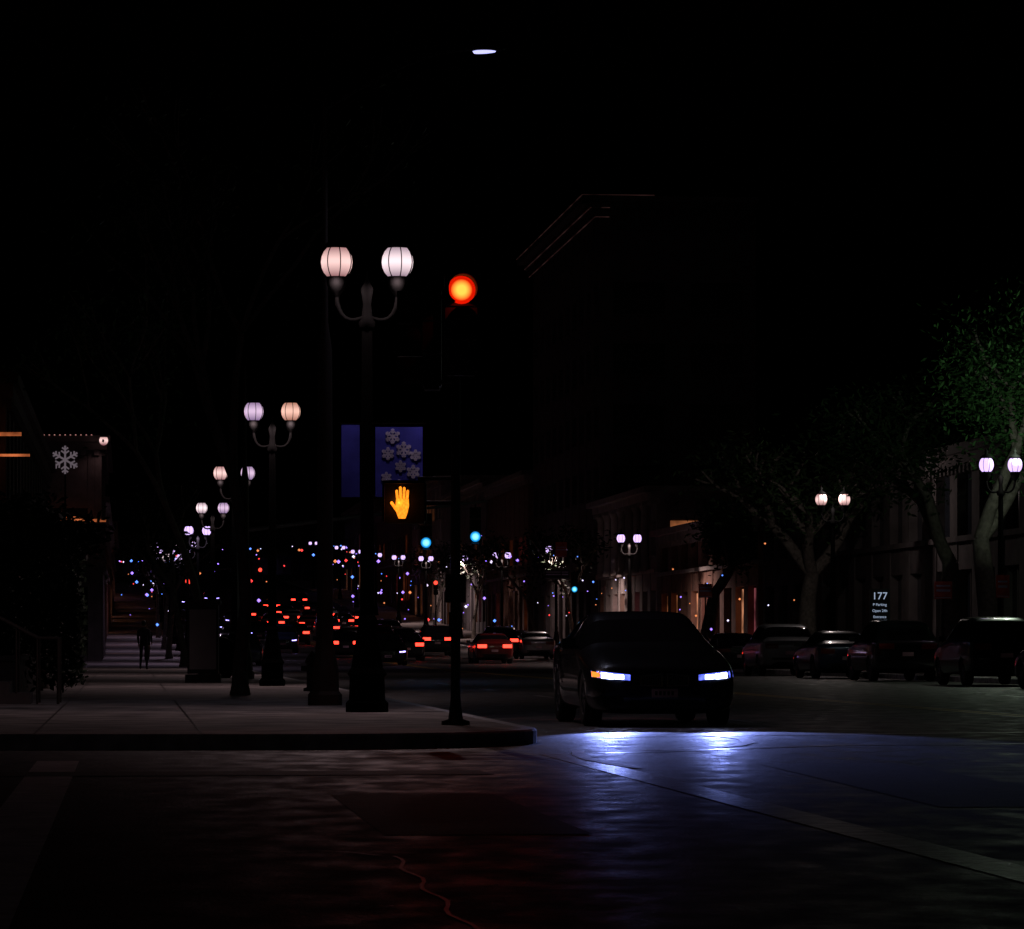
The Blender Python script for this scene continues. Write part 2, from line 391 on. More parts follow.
head(e,(.065,-.3,4.6),0,math.radians(5))
head(e,(-.35,0,4.46),-1,-math.pi/2,'side_head')
spot('red_lamp',e,(.065,-.60,4.56),(math.radians(-64),0,0),(1,.08,.05),14,2.1,.9,.02)
point('red_lamp_2',e,(.065,-.50,4.50),(1,.02,.005),1.2,.01)
mb=MB(); mb.box((-.21,-.1,-.22),(.21,.12,.22))
for a,b in (((-.225,-.2,.2),(.225,-.101,.235)),((-.235,-.2,-.2),(-.212,-.101,.2)),((.212,-.2,-.2),(.235,-.101,.2))): mb.box(a,b)
link('pedestrian_signal_box',mb.mesh('pedbox',[M['blk']]),e,(-.54,0,2.36))
mb=MB()
pl=[(-.035,-.14),(.03,-.14),(.05,-.09),(.065,-.03),(.062,.035),(-.058,.035),(-.066,-.04),(-.055,-.09)]
def plate(mb,pts,y0=-.11,y1=-.103):
    n=len(pts); vs=[(x,y0,z) for x,z in pts]+[(x,y1,z) for x,z in pts]
    mb.add(vs,[tuple(range(n))]+[(i,(i+1)%n,n+(i+1)%n,n+i) for i in range(n)])
plate(mb,pl)
def finger(mb,x,z,a,L,w):
    ca,sa=math.cos(a),math.sin(a); pts=[]
    for u,v in [(-w,0),(w,0),(w,L-w)]+[(w*math.cos(t),L-w+w*math.sin(t)) for t in (.5,1.1,1.57,2.1,2.7)]+[(-w,L-w)]:
        pts.append((x+u*ca-v*sa,z+u*sa+v*ca))
    plate(mb,pts,-.1125,-.1055)
finger(mb,-.046,.03,.10,.085,.0125); finger(mb,-.015,.03,.03,.115,.013); finger(mb,.016,.03,-.03,.11,.013); finger(mb,.046,.03,-.10,.085,.012)
finger(mb,-.05,-.07,.65,.10,.014)
hs=link('hand_symbol',mb.mesh('hand',[M['hand']]),e,(-.565,0,2.36)); hs.scale=(1.1,1,1.2)
point('hand_glow',e,(-.60,-.16,2.36),(1,.22,.02),.6,.008)
def mast(c,D,h,L,rise,heads,side=1,lit=2,far=None):
    e=empty('traffic_signal',S(c,D,.15))
    mb=MB(); mb.lathe([(.2,0),(.2,.05),(.13,.08),(.11,h*.5),(.09,h+.15),(.001,h+.2)],n=14)
    mb.tube((0,0,h-.1),(side*L,0,h+rise),.07,.035,10)
    link('pole_and_arm',mb.mesh('mast',[M['cover']]),e)
    for i,x in enumerate(heads):
        head(e,(side*x,-.2,h-.1+(rise+.1)*x/L-.32),lit,0,'head_%d'%(i+1),far)
        if far is None: point('signal_glow_%d'%(i+1),e,(side*x,-.42,h-.1+(rise+.1)*x/L-1.03),(.05,.35,.9),6,.01)
mast(3.2,115,4.3,7.4,.8,(5.6,7.05))
def post_signal(c,D,z,lit,far=None):
    e=empty('traffic_signal',S(c,D,.15))
    mb=MB(); mb.lathe([(.14,0),(.13,.1),(.055,.2),(.05,z+.5),(.001,z+.55)],n=12); link('pole',mb.mesh('p',[M['blk']]),e)
    head(e,(0,-.28,z+.3),lit,0,'head',far)
post_signal(22.9,200,3.85,2)
post_signal(3.2,205,3.6,0,'farred'); post_signal(22.9,290,3.6,0,'farred'); mast(3.2,300,4.6,7.5,.6,(5,7),1,0,'farred'); post_signal(3.3,335,3.4,2)
# ------------------------------------------------ snowflakes
def flake(mb,cx,cz,r,y=0,t=.03,mi=0,th=.02):
    for k in range(6):
        A=Matrix.Translation((cx,y,cz))@Matrix.Rotation(k*math.pi/3,4,'Y')
        mb.box((-t/2,-th-k*.0004,0),(t/2,-k*.0004,r),mi,A)
        for f,l in ((.45,.34),(.72,.26)):
            for s in (-1,1):
                B=A@Matrix.Translation((0,0,r*f))@Matrix.Rotation(s*math.radians(55),4,'Y')
                mb.box((-t*.4,-th-.003-k*.0004,0),(t*.4,-.003-k*.0004,r*l),mi,B)
e=empty('street_banner',S(3.03,49.4,.15)); YB=.16
mb=MB(); mb.box((.1,YB-.008,2.73),(.70,YB+.008,3.62),0)
for a,b,r in ((.32,3.50,.10),(.26,3.28,.085),(.46,3.33,.105),(.61,3.26,.075),(.42,3.12,.075),(.24,2.98,.07),(.58,3.05,.09),(.40,2.86,.095),(.6,2.83,.06)): flake(mb,a,b,r,YB-.009,.022,1,.003)
link('banner_cloth',mb.mesh('banner',[M['banner'],M['white']]),e)
mb=MB(); mb.box((-.1,YB-.008,2.73),(-.33,YB+.008,3.66),0)
link('banner_cloth_2',mb.mesh('banner2',[M['banner'],M['banner']]),e)
mb=MB()
for z in (2.72,3.66): mb.tube((-.36,YB,z),(.74,YB,z),.012,.012,6); mb.tube((0,0,z),(0,YB,z),.02,.02,6)
link('brackets',mb.mesh('brk',[M['iron']]),e)
# ------------------------------------------------ cars
ST_SEDAN=[#y,zb,sh,top,w,wr
(-2.34,.22,.60,.66,.72,.50),(-2.30,.17,.67,.74,.86,.66),(-2.0,.15,.75,.83,.91,.72),(-1.4,.15,.86,.93,.92,.74),(-.95,.15,.93,.98,.92,.74),
(-.12,.15,.96,1.39,.92,.66),(.20,.15,.965,1.43,.92,.66),(.30,.15,.965,1.435,.92,.66),(.95,.15,.97,1.41,.92,.645),(1.1,.15,.98,1.385,.91,.64),(1.78,.15,1.02,1.10,.90,.70),(2.12,.2,1.01,1.07,.89,.69),(2.28,.26,.95,1.0,.84,.64),(2.33,.34,.9,.93,.75,.52)]
ST_SUV=[(-2.28,.30,.72,.80,.72,.55),(-2.2,.24,.82,.92,.87,.68),(-1.9,.22,.92,1.02,.93,.74),(-1.1,.22,1.04,1.12,.94,.76),(-.9,.22,1.07,1.13,.94,.78),
(-.25,.22,1.1,1.63,.94,.72),(.2,.22,1.1,1.70,.94,.72),(.30,.22,1.1,1.70,.94,.72),(1.0,.22,1.1,1.70,.94,.72),(1.75,.22,1.12,1.66,.94,.71),(2.12,.26,1.12,1.2,.92,.76),(2.22,.28,1.1,1.15,.9,.74),(2.27,.32,1.0,1.05,.87,.66),(2.3,.38,.92,.97,.8,.54)]
def carbody(st,nm):
    mb=MB(); rows=[]
    for (y,zb,sh,top,wd,wr) in st:
        big=top-sh>.2
        h=[(0,zb),(.85*wd,zb),(.98*wd,zb+.09),(wd,zb+.5*(sh-zb)),(.99*wd,sh-.06),(.96*wd,sh),(wr,top-.05 if big else top-.02),(.80*wr,top-.008),(0,top)]
        rows.append([(x,y,z) for x,z in h]+[(-x,y,z) for x,z in h[-2:0:-1]])
    L=16
    for r in rows: mb.v+=r
    for k in range(len(rows)-1):
        for i in range(L):
            j=(i+1)%L; band=i if i<8 else 15-i
            m=0
            if 4<=k<=9 and band==5 and k!=6: m=1
            if k in (4,9) and band in (6,7): m=1
            if band<=0: m=2
            mb.f.append([k*L+i,k*L+j,(k+1)*L+j,(k+1)*L+i]); mb.m.append(m); mb.sm.append(True)
    mb.f.append(list(range(L-1,-1,-1))); mb.m.append(0); mb.sm.append(True)
    o=(len(rows)-1)*L; mb.f.append([o+i for i in range(L)]); mb.m.append(0); mb.sm.append(True)
    me=mb.mesh(nm,[M['car_black'],M['cglass'],M['trim']])
    ob=link('tmp',me)
    s=ob.modifiers.new('s','SUBSURF'); s.levels=2; s.render_levels=2
    cut=MB()
    for y in (-1.42,1.40):
        for sx in (-1,1): cut.tube((sx*.62,y,.335),(sx*1.2,y,.335),.365,.365,28,2,True,True)
    co=link('cut',cut.mesh('cut',[M['car_black'],M['cglass'],M['trim']]))
    b=ob.modifiers.new('b','BOOLEAN'); b.operation='DIFFERENCE'; b.object=co; b.solver='EXACT'
    dg=bpy.context.evaluated_depsgraph_get(); dg.update()
    res=bpy.data.meshes.new_from_object(ob.evaluated_get(dg)); res.name=nm
    bpy.data.objects.remove(ob); bpy.data.objects.remove(co)
    return res
def colour(me,c):
    m=me.copy(); m.materials[0]=M['car_'+c]; return m
def proj(me): return BVHTree.FromPolygons([v.co.copy() for v in me.vertices],[list(p.vertices) for p in me.polygons])
def patch(bv,quad,front,off,mi,mb,nx=8,nz=4,th=.02):
    sg=-1 if front else 1; g2=[]
    for j in range(nz+1):
        for i in range(nx+1):
            u=i/nx;v=j/nz
            x=(1-v)*((1-u)*quad[0][0]+u*quad[1][0])+v*((1-u)*quad[3][0]+u*quad[2][0])
            z=(1-v)*((1-u)*quad[0][1]+u*quad[1][1])+v*((1-u)*quad[3][1]+u*quad[2][1])
            hit=bv.ray_cast(Vector((x,sg*4,z)),Vector((0,-sg,0)))
            y=hit[0].y if hit[0] else sg*1.95
            if abs(y)<1.8: y=sg*1.85
            g2.append((x,y,z))
    vs=[(x,y+sg*off,z) for x,y,z in g2]+[(x,y-sg*th,z) for x,y,z in g2]
    N=len(g2);W=nx+1;fs=[]
    for j in range(nz):
        for i in range(nx): fs.append((j*W+i,j*W+i+1,(j+1)*W+i+1,(j+1)*W+i))
    bd=[i for i in range(W)]+[j*W+nx for j in range(1,nz+1)]+[nz*W+i for i in range(nx-1,-1,-1)]+[j*W for j in range(nz-1,0,-1)]
    for a,b in zip(bd,bd[1:]+bd[:1]): fs.append((a,N+a,N+b,b))
    mb.add(vs,fs,mi,False)
def wheelmesh():
    mb=MB()
    prof=[(.2,-.1),(.31,-.11),(.335,-.08),(.335,.08),(.31,.11),(.2,.1)]
    n=28; vs=[];fs=[]
    for r,x in prof:
        for i in range(n): t=2*math.pi*i/n; vs.append((x,r*math.cos(t),r*math.sin(t)))
    for k in range(5):
        for i in range(n): fs.append((k*n+i,k*n+(i+1)%n,(k+1)*n+(i+1)%n,(k+1)*n+i))
    mb.add(vs,fs,0,True)
    mb.tube((-.06,0,0),(.06,0,0),.2,.2,24,2)
    for s in (-1,1):
        for i in range(10):
            A=Matrix.Rotation(2*math.pi*i/10,4,'X'); mb.box((s*.065,-.014,.03),(s*.095,.014,.215),1,A)
        mb.tube((s*.06,0,0),(s*.1,0,0),.05,.045,12,1)
        vs=[]
        for r,x in ((.2,s*.1),(.218,s*.1),(.218,s*.07),(.2,s*.07)):
            for i in range(n): t=2*math.pi*i/n; vs.append((x,r*math.cos(t),r*math.sin(t)))
        mb.add(vs,[(k*n+i,k*n+(i+1)%n,((k+1)%4)*n+(i+1)%n,((k+1)%4)*n+i) for k in range(4) for i in range(n)],1)
    return mb.mesh('wheel',[M['rubber'],M['rim'],M['trim']])
WM=wheelmesh()
BODY={};PR={}
for k,st in (('sedan',ST_SEDAN),('suv',ST_SUV)):
    b=carbody(st,'body_'+k); PR[k]=proj(b)
    for c in ('black','silver','blue','red','white'): BODY[k,c]=colour(b,c)
def details(kind,hl,tl,hero=False,glass=None):
    bv=PR[kind]; dz=0 if kind=='sedan' else .14
    mats=[M['trim'],M['chrome'],M['plate'],hl,tl,M['drl'],glass or M['glassw']]
    mb=MB()
    for s in (-1,1):
        q=lambda x0,x1,z0,z1,z2,z3:[(s*x0,z0+dz),(s*x1,z1+dz),(s*x1,z2+dz),(s*x0,z3+dz)]
        patch(bv,q(.42,.87,.565,.605,.685,.635),True,.006,6,mb)
        patch(bv,q(.50,.61,.578,.585,.638,.63),True,.014,3,mb,6,3)
        patch(bv,q(.63,.77,.580,.595,.662,.645),True,.014,3,mb)
        if hero and s<0: patch(bv,q(.79,.87,.60,.61,.675,.66),True,.016,5,mb)
        patch(bv,q(.025,.30,.49,.50,.625,.655),True,.02,1,mb,6,3)
        patch(bv,q(.045,.28,.505,.515,.610,.635),True,.024,0,mb,6,3)
        for i in range(8):
            x=.06+.028*i; patch(bv,q(x,x+.007,.515,.515,.615,.615),True,.032,1,mb,1,2)
        patch(bv,q(.50,.76,.25,.27,.38,.35),True,.008,0,mb)
        patch(bv,q(.38,.80,.74,.74,.90,.90),False,.01,4,mb)
        my=-.72; mb.box((s*.9,my,.95+dz),(s*1.07,my+.10,1.08+dz),0); mb.box((s*.86,my+.04,.95+dz),(s*.92,my+.09,.98+dz),0)
        for y in (.1,.95): mb.box((s*.90,y,.80+dz),(s*.93,y+.16,.82+dz),1)
    patch(bv,[(-.46,.23+dz),(.46,.23+dz),(.42,.33+dz),(-.42,.33+dz)],True,.008,0,mb)
    patch(bv,[(-.16,.36+dz),(.16,.36+dz),(.16,.465+dz),(-.16,.465+dz)],True,.025,2,mb,2,2)
    for i in range(5): patch(bv,[(-.12+.05*i,.385+dz),(-.09+.05*i,.385+dz),(-.09+.05*i,.435+dz),(-.12+.05*i,.435+dz)],True,.028,0,mb,1,1)
    patch(bv,[(-.155,.55+dz),(.155,.55+dz),(.155,.66+dz),(-.155,.66+dz)],False,.015,2,mb,2,2)
    patch(bv,[(-.6,.38+dz),(.6,.38+dz),(.6,.45+dz),(-.6,.45+dz)],False,.008,0,mb)
    return mb.mesh('details',mats)
DET={}
for k in ('sedan','suv'):
    DET[k,'tail']=details(k,M['glassw'],M['tl']); DET[k,'off']=details(k,M['glassw'],M['tldim']); DET[k,'head']=details(k,M['hldim'],M['tldim'])
DET['sedan','hero']=details('sedan',M['hl'],M['tl'],True,M['hlglass'])
def car(c,D,kind='sedan',col='black',state='tail',away=True,yaw=0.,name='car',z=0.):
    slope=math.atan((g(D+2)-g(D-2))/4)
    e=empty(name,S(c,D,.004+z)); e.rotation_euler=(-slope if away else slope,0,TH+yaw+(math.pi if away else 0))
    link('body',BODY[kind,col],e); link('lights_and_trim',DET[kind,state],e)
    for i,(x,y) in enumerate(((-.79,-1.42),(.79,-1.42),(-.79,1.40),(.79,1.40))): link('wheel_%d'%(i+1),WM,e,(x,y,.335))
    return e
hero=car(6.52,49.7,'sedan','black','hero',False,0.0)
for s in (-1,1):
    h=spot('headlamp_%d'%(int(1.5+s/2)),hero,(s*.66,-2.44,.615),(math.radians(-90+7.5),0,0),(.26,.34,1),900,math.radians(14.2),.45,.04); h.scale=(2.6,1,1)
CR=random.Random(5)
for c,D,k,col in ((17.1,184,'sedan','red'),(16.9,215,'suv','black'),(13.9,196,'sedan','black'),(14.2,222,'suv','red'),(16.6,236,'sedan','silver'),(14.0,245,'sedan','silver'),(17.4,262,'suv','silver'),(14.1,305,'sedan','red'),(17.5,318,'sedan','black'),(17.6,372,'sedan','blue'),(18.9,160,'sedan','black'),(11.5,208,'sedan','black'),(19.6,206,'suv','black')):
    car(c,D,k,col,'tail',True)
for lane,D in ((14.1,276),(14.,330),(14.2,352),(17.5,292),(17.6,345),(11.3,262),(11.2,300),(11.4,340),(14,380),(17.5,400),(20,250),(20,330)):
    car(lane,D+CR.uniform(-3,3),CR.choice(['sedan','suv']),CR.choice(['black','silver','blue']),'tail',True)
for c,D,k,col in ((6.5,240,'sedan','black'),(9.0,228,'suv','blue'),(9.0,330,'sedan','silver'),(6.3,360,'sedan','white'),(9.0,420,'sedan','black'),(11.6,176,'sedan','black'),(6.4,300,'sedan','black'),(6.3,400,'suv','black'),(9.2,275,'sedan','black')):
    car(c,D,k,col,'head',False)
for D,k,col,stt in ((88,'sedan','black','off'),(97,'suv','black','off'),(109,'suv','black','off'),(118,'sedan','blue','off'),(128,'suv','silver','off'),(138,'sedan','black','off'),(149,'sedan','black','off'),(171,'suv','black','off'),(205,'sedan','silver','off'),(216,'sedan','black','off')):
    car(21.35,D,k,col,stt,True,0,'parked_car')
for D in (175,190,215,240): car(5.1,D,'sedan',R.choice(['black','silver','white']),'off',False,0,'parked_car')
# ------------------------------------------------ buildings
def building(name,c,D0,length,depth,h,side,wall,pl=.12,cornice=.5,bay=3.2,cols=False,g1=4.2,fl=3.5,front=True,dz=0):
    e=empty(name,S(c,D0,0),TH); e.location.z=g(D0+length/2)+.15+dz
    mats=[M[wall],M['glassw'],M[wall if wall=='darkstone' else 'stone']]+lit
    core=MB(); trim=MB(); win=MB()
    sx=side
    core.box((sx*.3,.3,-4),(sx*depth,length-.02,h-.05),1)
    core.box((sx*.3,.3,h-.045),(sx*depth,length-.02,h),0)
    def face(L,mp):
        def bx(a0,a1,z0,z1,d0,d1,mb,mi=0):
            mb.box(mp(a0,z0,d0),mp(a1,z1,d1),mi)
        nb=max(1,int(L/bay)); bw=L/nb; pw=bw*.34
        nf=max(0,int((h-g1-.4)/fl))
        for i in range(nb+1):
            a0=max(0,i*bw-pw/2);a1=min(L,i*bw+pw/2); bx(a0,a1,-4,h,-.3,0,trim)
            if cols and 0<i<nb:
                ctr=mp(i*bw,0,.22); trim.lathe([(.3,g1+.1),(.3,g1+.25),(.22,g1+.3),(.19,h-.9),(.26,h-.75),(.3,h-.6)],ctr[0],ctr[1],14,2)
        for i in range(nb):
            a0=i*bw+pw/2;a1=(i+1)*bw-pw/2
            bx(a0,a1,g1-.9,g1,-.3,-.04,trim)
            bx(a0,a1,-4,.5,-.3,-.06,trim)
            bx((a0+a1)/2-.04,(a0+a1)/2+.04,.5,g1-.9,-.29,-.2,trim)
            if R.random()<pl*1.9:
                k=R.choice([3,4,4,6,5]); bx(a0+.05,(a0+a1)/2-.06,.6,g1-1.-R.choice([0,.6]),-.296,-.27,win,k)
                if R.random()<.6: bx((a0+a1)/2+.06,a1-.05,.6,g1-1.,-.296,-.27,win,R.choice([3,4,6]))
            for f in range(nf):
                z0=g1+f*fl
                top=h if f==nf-1 else z0+fl
                bx(a0,a1,z0,z0+.8,-.3,-.03,trim); bx(a0,a1,z0+2.7,top,-.3,-.03,trim)
                bx(a0-.06,a1+.06,z0+.8,z0+.88,.002,.09,trim,2)
                bx((a0+a1)/2-.03,(a0+a1)/2+.03,z0+.8,z0+2.7,-.29,-.2,trim)
                bx(a0,a1,z0+1.7,z0+1.76,-.285,-.21,trim)
                if R.random()<pl: bx(a0+.04,a1-.04,z0+.85,z0+2.65,-.296,-.292,win,R.choice([3,3,5,6]))
        bx(0,L,g1,g1+.18,.003,.16,trim,2)
        if cornice:
            bx(-cornice,L,h,h+.3,-.3,cornice,trim,2); bx(-cornice*.6,L,h-.35,h-.002,.003,cornice*.5,trim,2)
            a=.1
            while a<L: bx(a,a+.25,h-.6,h-.352,.003,cornice*.4,trim,2); a+=.6
    face(length,lambda a,z,d:(-sx*d,a,z))
    if front: face(depth,lambda a,z,d:(sx*a,-d,z) if a>=.31 else (sx*(.31 if d<0 and a>=0 else a),-d,z))
    link('walls',core.mesh('core',mats),e); link('facade_trim',trim.mesh('trim',mats),e)
    if win.v: link('lit_windows',win.mesh('win',mats),e)
    return e
building('shop_building',27,62,38,14,7.5,1,'darkstone',.0)
building('shop_building',27,101,30,14,7,1,'darkstone',.0)
building('shop_building',27,132,34,14,7,1,'darkstone',.06)
building('restaurant_building',27,167,31,12,6.2,1,'brick',.28)
building('bank_building',27,199,25,12,8.3,1,'stone',.18,.7,3.1,True)
tb=building('tall_office_building',27.0,223,37,9,25.4,1,'darkstone',.0,1.1,3.6)
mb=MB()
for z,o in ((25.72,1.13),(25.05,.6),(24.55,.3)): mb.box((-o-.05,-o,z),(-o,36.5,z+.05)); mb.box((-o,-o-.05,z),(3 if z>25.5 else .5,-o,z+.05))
link('cornice_glow_lines',mb.mesh('cornice_glow',[M['eave']]),tb)  # added glowing lines stand in for the faintly lit cornice edges
building('shop_building',27,263,30,14,11,1,'brick',.25)
building('shop_building',27,294,40,14,11,1,'stucco',.3)
building('shop_building',27,336,35,14,12,1,'stone',.3)
building('shop_building',27,373,50,14,10,1,'brick',.2)
building('shop_building',27,426,60,14,10,1,'stucco',.2)
building('shop_building',-3.0,96,50,16,7.3,-1,'darkstone',.0,.3)
building('shop_building',-1.2,178,32,22,9.9,-1,'darkstone',.04,.4)
building('shop_building',-1.5,212,40,16,8,-1,'stucco',.15)
building('shop_building',-1.5,254,50,16,7,-1,'brick',.2)
building('shop_building',-1.5,306,60,16,7.5,-1,'stone',.2)
building('shop_building',-1.5,368,90,16,7,-1,'stucco',.2)
for i,(c,D) in enumerate(((-30,520),(-8,540),(14,560))): building('shop_building',c,D,30,20,4+2*i,1,'darkstone',.0,front=True)
mb=MB()
for i in range(26): mb.ball((-.45-.24*i,0,0),.035,.035,6)
link('roof_string_lights',mb.mesh('rsl',[M['dotstrip']]),None,S(-1.2,177.3,10.45))
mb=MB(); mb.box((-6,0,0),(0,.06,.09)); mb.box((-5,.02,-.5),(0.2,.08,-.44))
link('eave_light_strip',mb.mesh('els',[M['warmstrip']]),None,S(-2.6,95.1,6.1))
mb=MB(); mb.box((-2.6,0,0),(-.1,.08,.13)); mb.box((-2.6,.01,.2),(-1.2,.07,.24))
link('lit_awning_strip',mb.mesh('els2',[M['warmstrip']]),None,S(-.9,177.2,6.5))  # emissive boxes stand in for a lit awning
mb=MB(); flake(mb,0,0,.62,0,.085)
e=empty('snowflake_decoration',S(-2.75,171,9.05)); link('flake',mb.mesh('flake',[M['flake']]),e)
mb=MB(); mb.tube((0,.05,-8.9),(0,.05,0),.05,.04,8); link('pole',mb.mesh('fp',[M['blk']]),e)
e=empty('wall_lamp',S(-1.1,177.2,10.2)); mb=MB(); mb.tube((0,.4,0),(0,0,.1),.03,.03,6); mb.lathe([(.02,.3),(.16,.22),(.2,.14)],n=12)
link('bracket',mb.mesh('wb',[M['blk']]),e); link('globe',GM['globe'],e)
spot('lamp',e,(0,0,-.25),(0,0,0),(1,.6,.6),12,2.6,.5,.05)
# ------------------------------------------------ trees
def tree(name,c,D,h,spread,trunk,nleaf,leafsz,seed,m='leaf',levels=4,z0=.15,base=.4):
    rr=random.Random(seed); e=empty(name,S(c,D,z0)); mb=MB(); tips=[]
    def grow(p,d,L,r,lv):
        n=3; q=p
        for k in range(n):
            d2=(d+Vector((rr.uniform(-.18,.18),rr.uniform(-.18,.18),rr.uniform(-.05,.12)))).normalized()
            q2=q+d2*L/n; ra=r*(1-.3*k/n); rb=r*(1-.3*(k+1)/n)
            mb.tube(q,q2,ra,rb,8 if lv>1 else 5,caps=False); q=q2; d=d2
            if lv<=2: tips.append((q.copy(),L))
        if lv==0: return
        for k in range(rr.choice([2,3,3])):
            a=rr.uniform(0,6.28); sp=rr.uniform(.5,1.0)*spread
            nd=(d+Vector((math.cos(a)*sp,math.sin(a)*sp,rr.uniform(-.1,.25)))).normalized()
            grow(q,nd,L*rr.uniform(.62,.82),r*.62,lv-1)
    mb.lathe([(trunk*1.6,-.05),(trunk*1.2,.2),(trunk,.6)],n=10)
    grow(Vector((0,0,.5)),Vector((rr.uniform(-.1,.1),0,1)),h*base,trunk,levels)
    link('trunk_and_limbs',mb.mesh('limbs',[M['bark']]),e)
    lf=MB()
    for i in range(nleaf):
        t,L=rr.choice(tips); rad=.28*h*.35
        p=t+Vector((rr.gauss(0,rad*.5),rr.gauss(0,rad*.5),rr.gauss(0,rad*.35)))
        u=Vector((rr.gauss(0,1),rr.gauss(0,1),rr.gauss(0,.6))).normalized(); v=u.orthogonal().normalized()
        s=leafsz*rr.uniform(.6,1.3)
        lf.add([p-u*s,p+v*s*.4,p+u*s,p-v*s*.4],[(0,1,2,3)])
    link('foliage',lf.mesh('foliage',[M[m]]),e)
    return e
tree('ficus_tree',24.6,141,11.5,1.0,.38,3500,.13,3,base=.26)
tree('ficus_tree',24.9,118,11,1.0,.36,4500,.12,11,base=.26)
tree('ficus_tree',24.6,166,10,1.0,.34,4000,.15,5,base=.26)
tree('ficus_tree',24.3,110,12.5,.9,.34,11000,.10,21,'leaf_lit',base=.27)
tree('street_tree',1.9,66,7.6,.6,.12,1500,.10,8,base=.42)
tree('street_tree',1.8,92,6.5,.6,.12,1400,.11,9,base=.45)
tree('street_tree',-1.7,76,4.6,.9,.14,5000,.11,13,'leafd',base=.25)
tree('street_tree',-2.6,60,4.0,.9,.14,5000,.11,14,'leafd',base=.22)
for i,(c,D) in enumerate(((24.2,212),(24.4,232),(2.2,152),(2,190),(24.4,275),(2.2,236),(24.4,310),(2.2,280))):
    tree('street_tree',c,D,6.5,.8,.14,700,.16,30+i,'leafd',levels=3,base=.4)
mb=MB()
def dot(p,r,mi):
    x,y,z=p; mb.add([(x-r,y,z),(x+r,y,z),(x,y-r,z),(x,y+r,z),(x,y,z-r),(x,y,z+r)],[(0,2,5),(2,1,5),(1,3,5),(3,0,5),(2,0,4),(1,2,4),(3,1,4),(0,3,4)],mi)
for i in range(170):
    D=R.uniform(210,500); c=R.choice([R.gauss(1.8,1.3),R.gauss(24.5,1.3),R.gauss(25,1.0)])
    z=R.choice([5.6,abs(R.gauss(2.2,1.3))+.4,abs(R.gauss(2.2,1.3))+.4])
    dot(S(c,D,z),R.choice([.04,.05,.07,.13])*D/300,R.choice([0,0,0,0,1,1,2,3,4]))
for i in range(34):
    D=R.uniform(300,490); dot(S(R.uniform(4,22),D,R.choice([5.2,5.6,R.uniform(2,6)])),R.choice([.08,.16]),R.choice([0,0,3,4,1,2]))
for i in range(50):
    D=R.uniform(150,230); dot(S(R.gauss(24.8,.8),D,abs(R.gauss(2.0,1.2))+.5),R.uniform(.025,.06),R.choice([0,1,2,3,4]))
link('fairy_lights',mb.mesh('fairy',dots))
def hedge(name,c0,c1,D0,D1,h,n,seed):
    rr=random.Random(seed); mb=MB()
    for i in range(n):
        p=S(rr.uniform(c0,c1),rr.uniform(D0,D1),.15+h*rr.random()**.7*(1+.25*math.sin(i*.01)))
        u=Vector((rr.gauss(0,1),rr.gauss(0,1),rr.gauss(0,1))).normalized(); v=u.orthogonal().normalized(); s=rr.uniform(.05,.11)
        mb.add([p-u*s,p+v*s*.5,p+u*s,p-v*s*.5],[(0,1,2,3)])
    link(name,mb.mesh(name,[M['leafd']]))
hedge('hedge',-5,-.9,64,86,2.5,16000,2)
e=empty('planter_wall',S(-1.7,61,.15),TH); mb=MB(); mb.box((-3.5,0,0),(0,.25,.6)); mb.box((-.25,.252,0),(0,24,.6)); mb.box((-3.55,-.04,.602),(.04,.29,.68)); mb.box((-.29,.292,.602),(.04,24,.68)); link('wall',mb.mesh('pw',[M['darkstone']]),e)
e=empty('stair_railing',S(-1.0,56,.15),TH); mb=MB()
for k in range(6): mb.box((-.7-.3*k,0,0),(-.4-.3*k,1.6,.16*(k+1)))
link('steps',mb.mesh('steps',[M['darkstone']]),e)
mb=MB()
for y in (0,1.55):
    pr=(0,y,.95)
    for k in range(7):
        x=-.3-.3*k; mb.tube((x,y,.0 if k==0 else .16*k),(x,y,.95+.16*k),.016,.016,6)
        q=(x,y,.95+.16*k); mb.tube(pr,q,.024,.024,8); pr=q
    mb.tube((0,y,0),(0,y,.95),.022,.022,8)
link('rail',mb.mesh('rail',[M['grey']]),e)
# ------------------------------------------------ street furniture
def text(body,size,m,parent,loc,nm):
    cu=bpy.data.curves.new(nm,'FONT'); cu.body=body; cu.size=size; cu.extrude=.004; cu.align_x='CENTER'; cu.materials.append(m)
    return link(nm,cu,parent,loc,(math.pi/2,0,0))
e=empty('parking_sign',S(23.42,121.5,.15)); mb=MB()
mb.box((-.32,-.06,1.35),(.32,.06,2.6)); mb.box((-.05,-.04,0),(.05,.04,1.35)); mb.box((-.2,-.15,0),(.2,.15,.04))
link('panel',mb.mesh('pan',[M['signblk']]),e)
text('177',.32,M['txt'],e,(0,-.066,2.27),'lettering_1')
for i,t in enumerate(('P Parking','Open 24h','Entrance','Level 2')): text(t,.115,M['txt'],e,(0,-.066,2.07-.19*i),'lettering_%d'%(i+2))
def small_sign(c,D,z,m='redsign',w=.4,h=.5):
    e=empty('traffic_sign',S(c,D,.15)); mb=MB(); mb.tube((0,0,0),(0,0,z+h/2+.05),.028,.028,8); link('post',mb.mesh('sp',[M['grey']]),e)
    mb=MB(); mb.box((-w/2,-.05,z-h/2),(w/2,-.035,z+h/2),0); mb.box((-w/2+.03,-.053,z-h/2+.03),(w/2-.03,-.0505,z-h/2+.05),1); mb.box((-w/2+.05,-.053,z-.04),(w/2-.05,-.0505,z+.03),1); mb.box((-w/2+.05,-.053,z+.1),(w/2-.05,-.0505,z+.15),1)
    link('plate',mb.mesh('spl',[M[m],M['white']]),e)
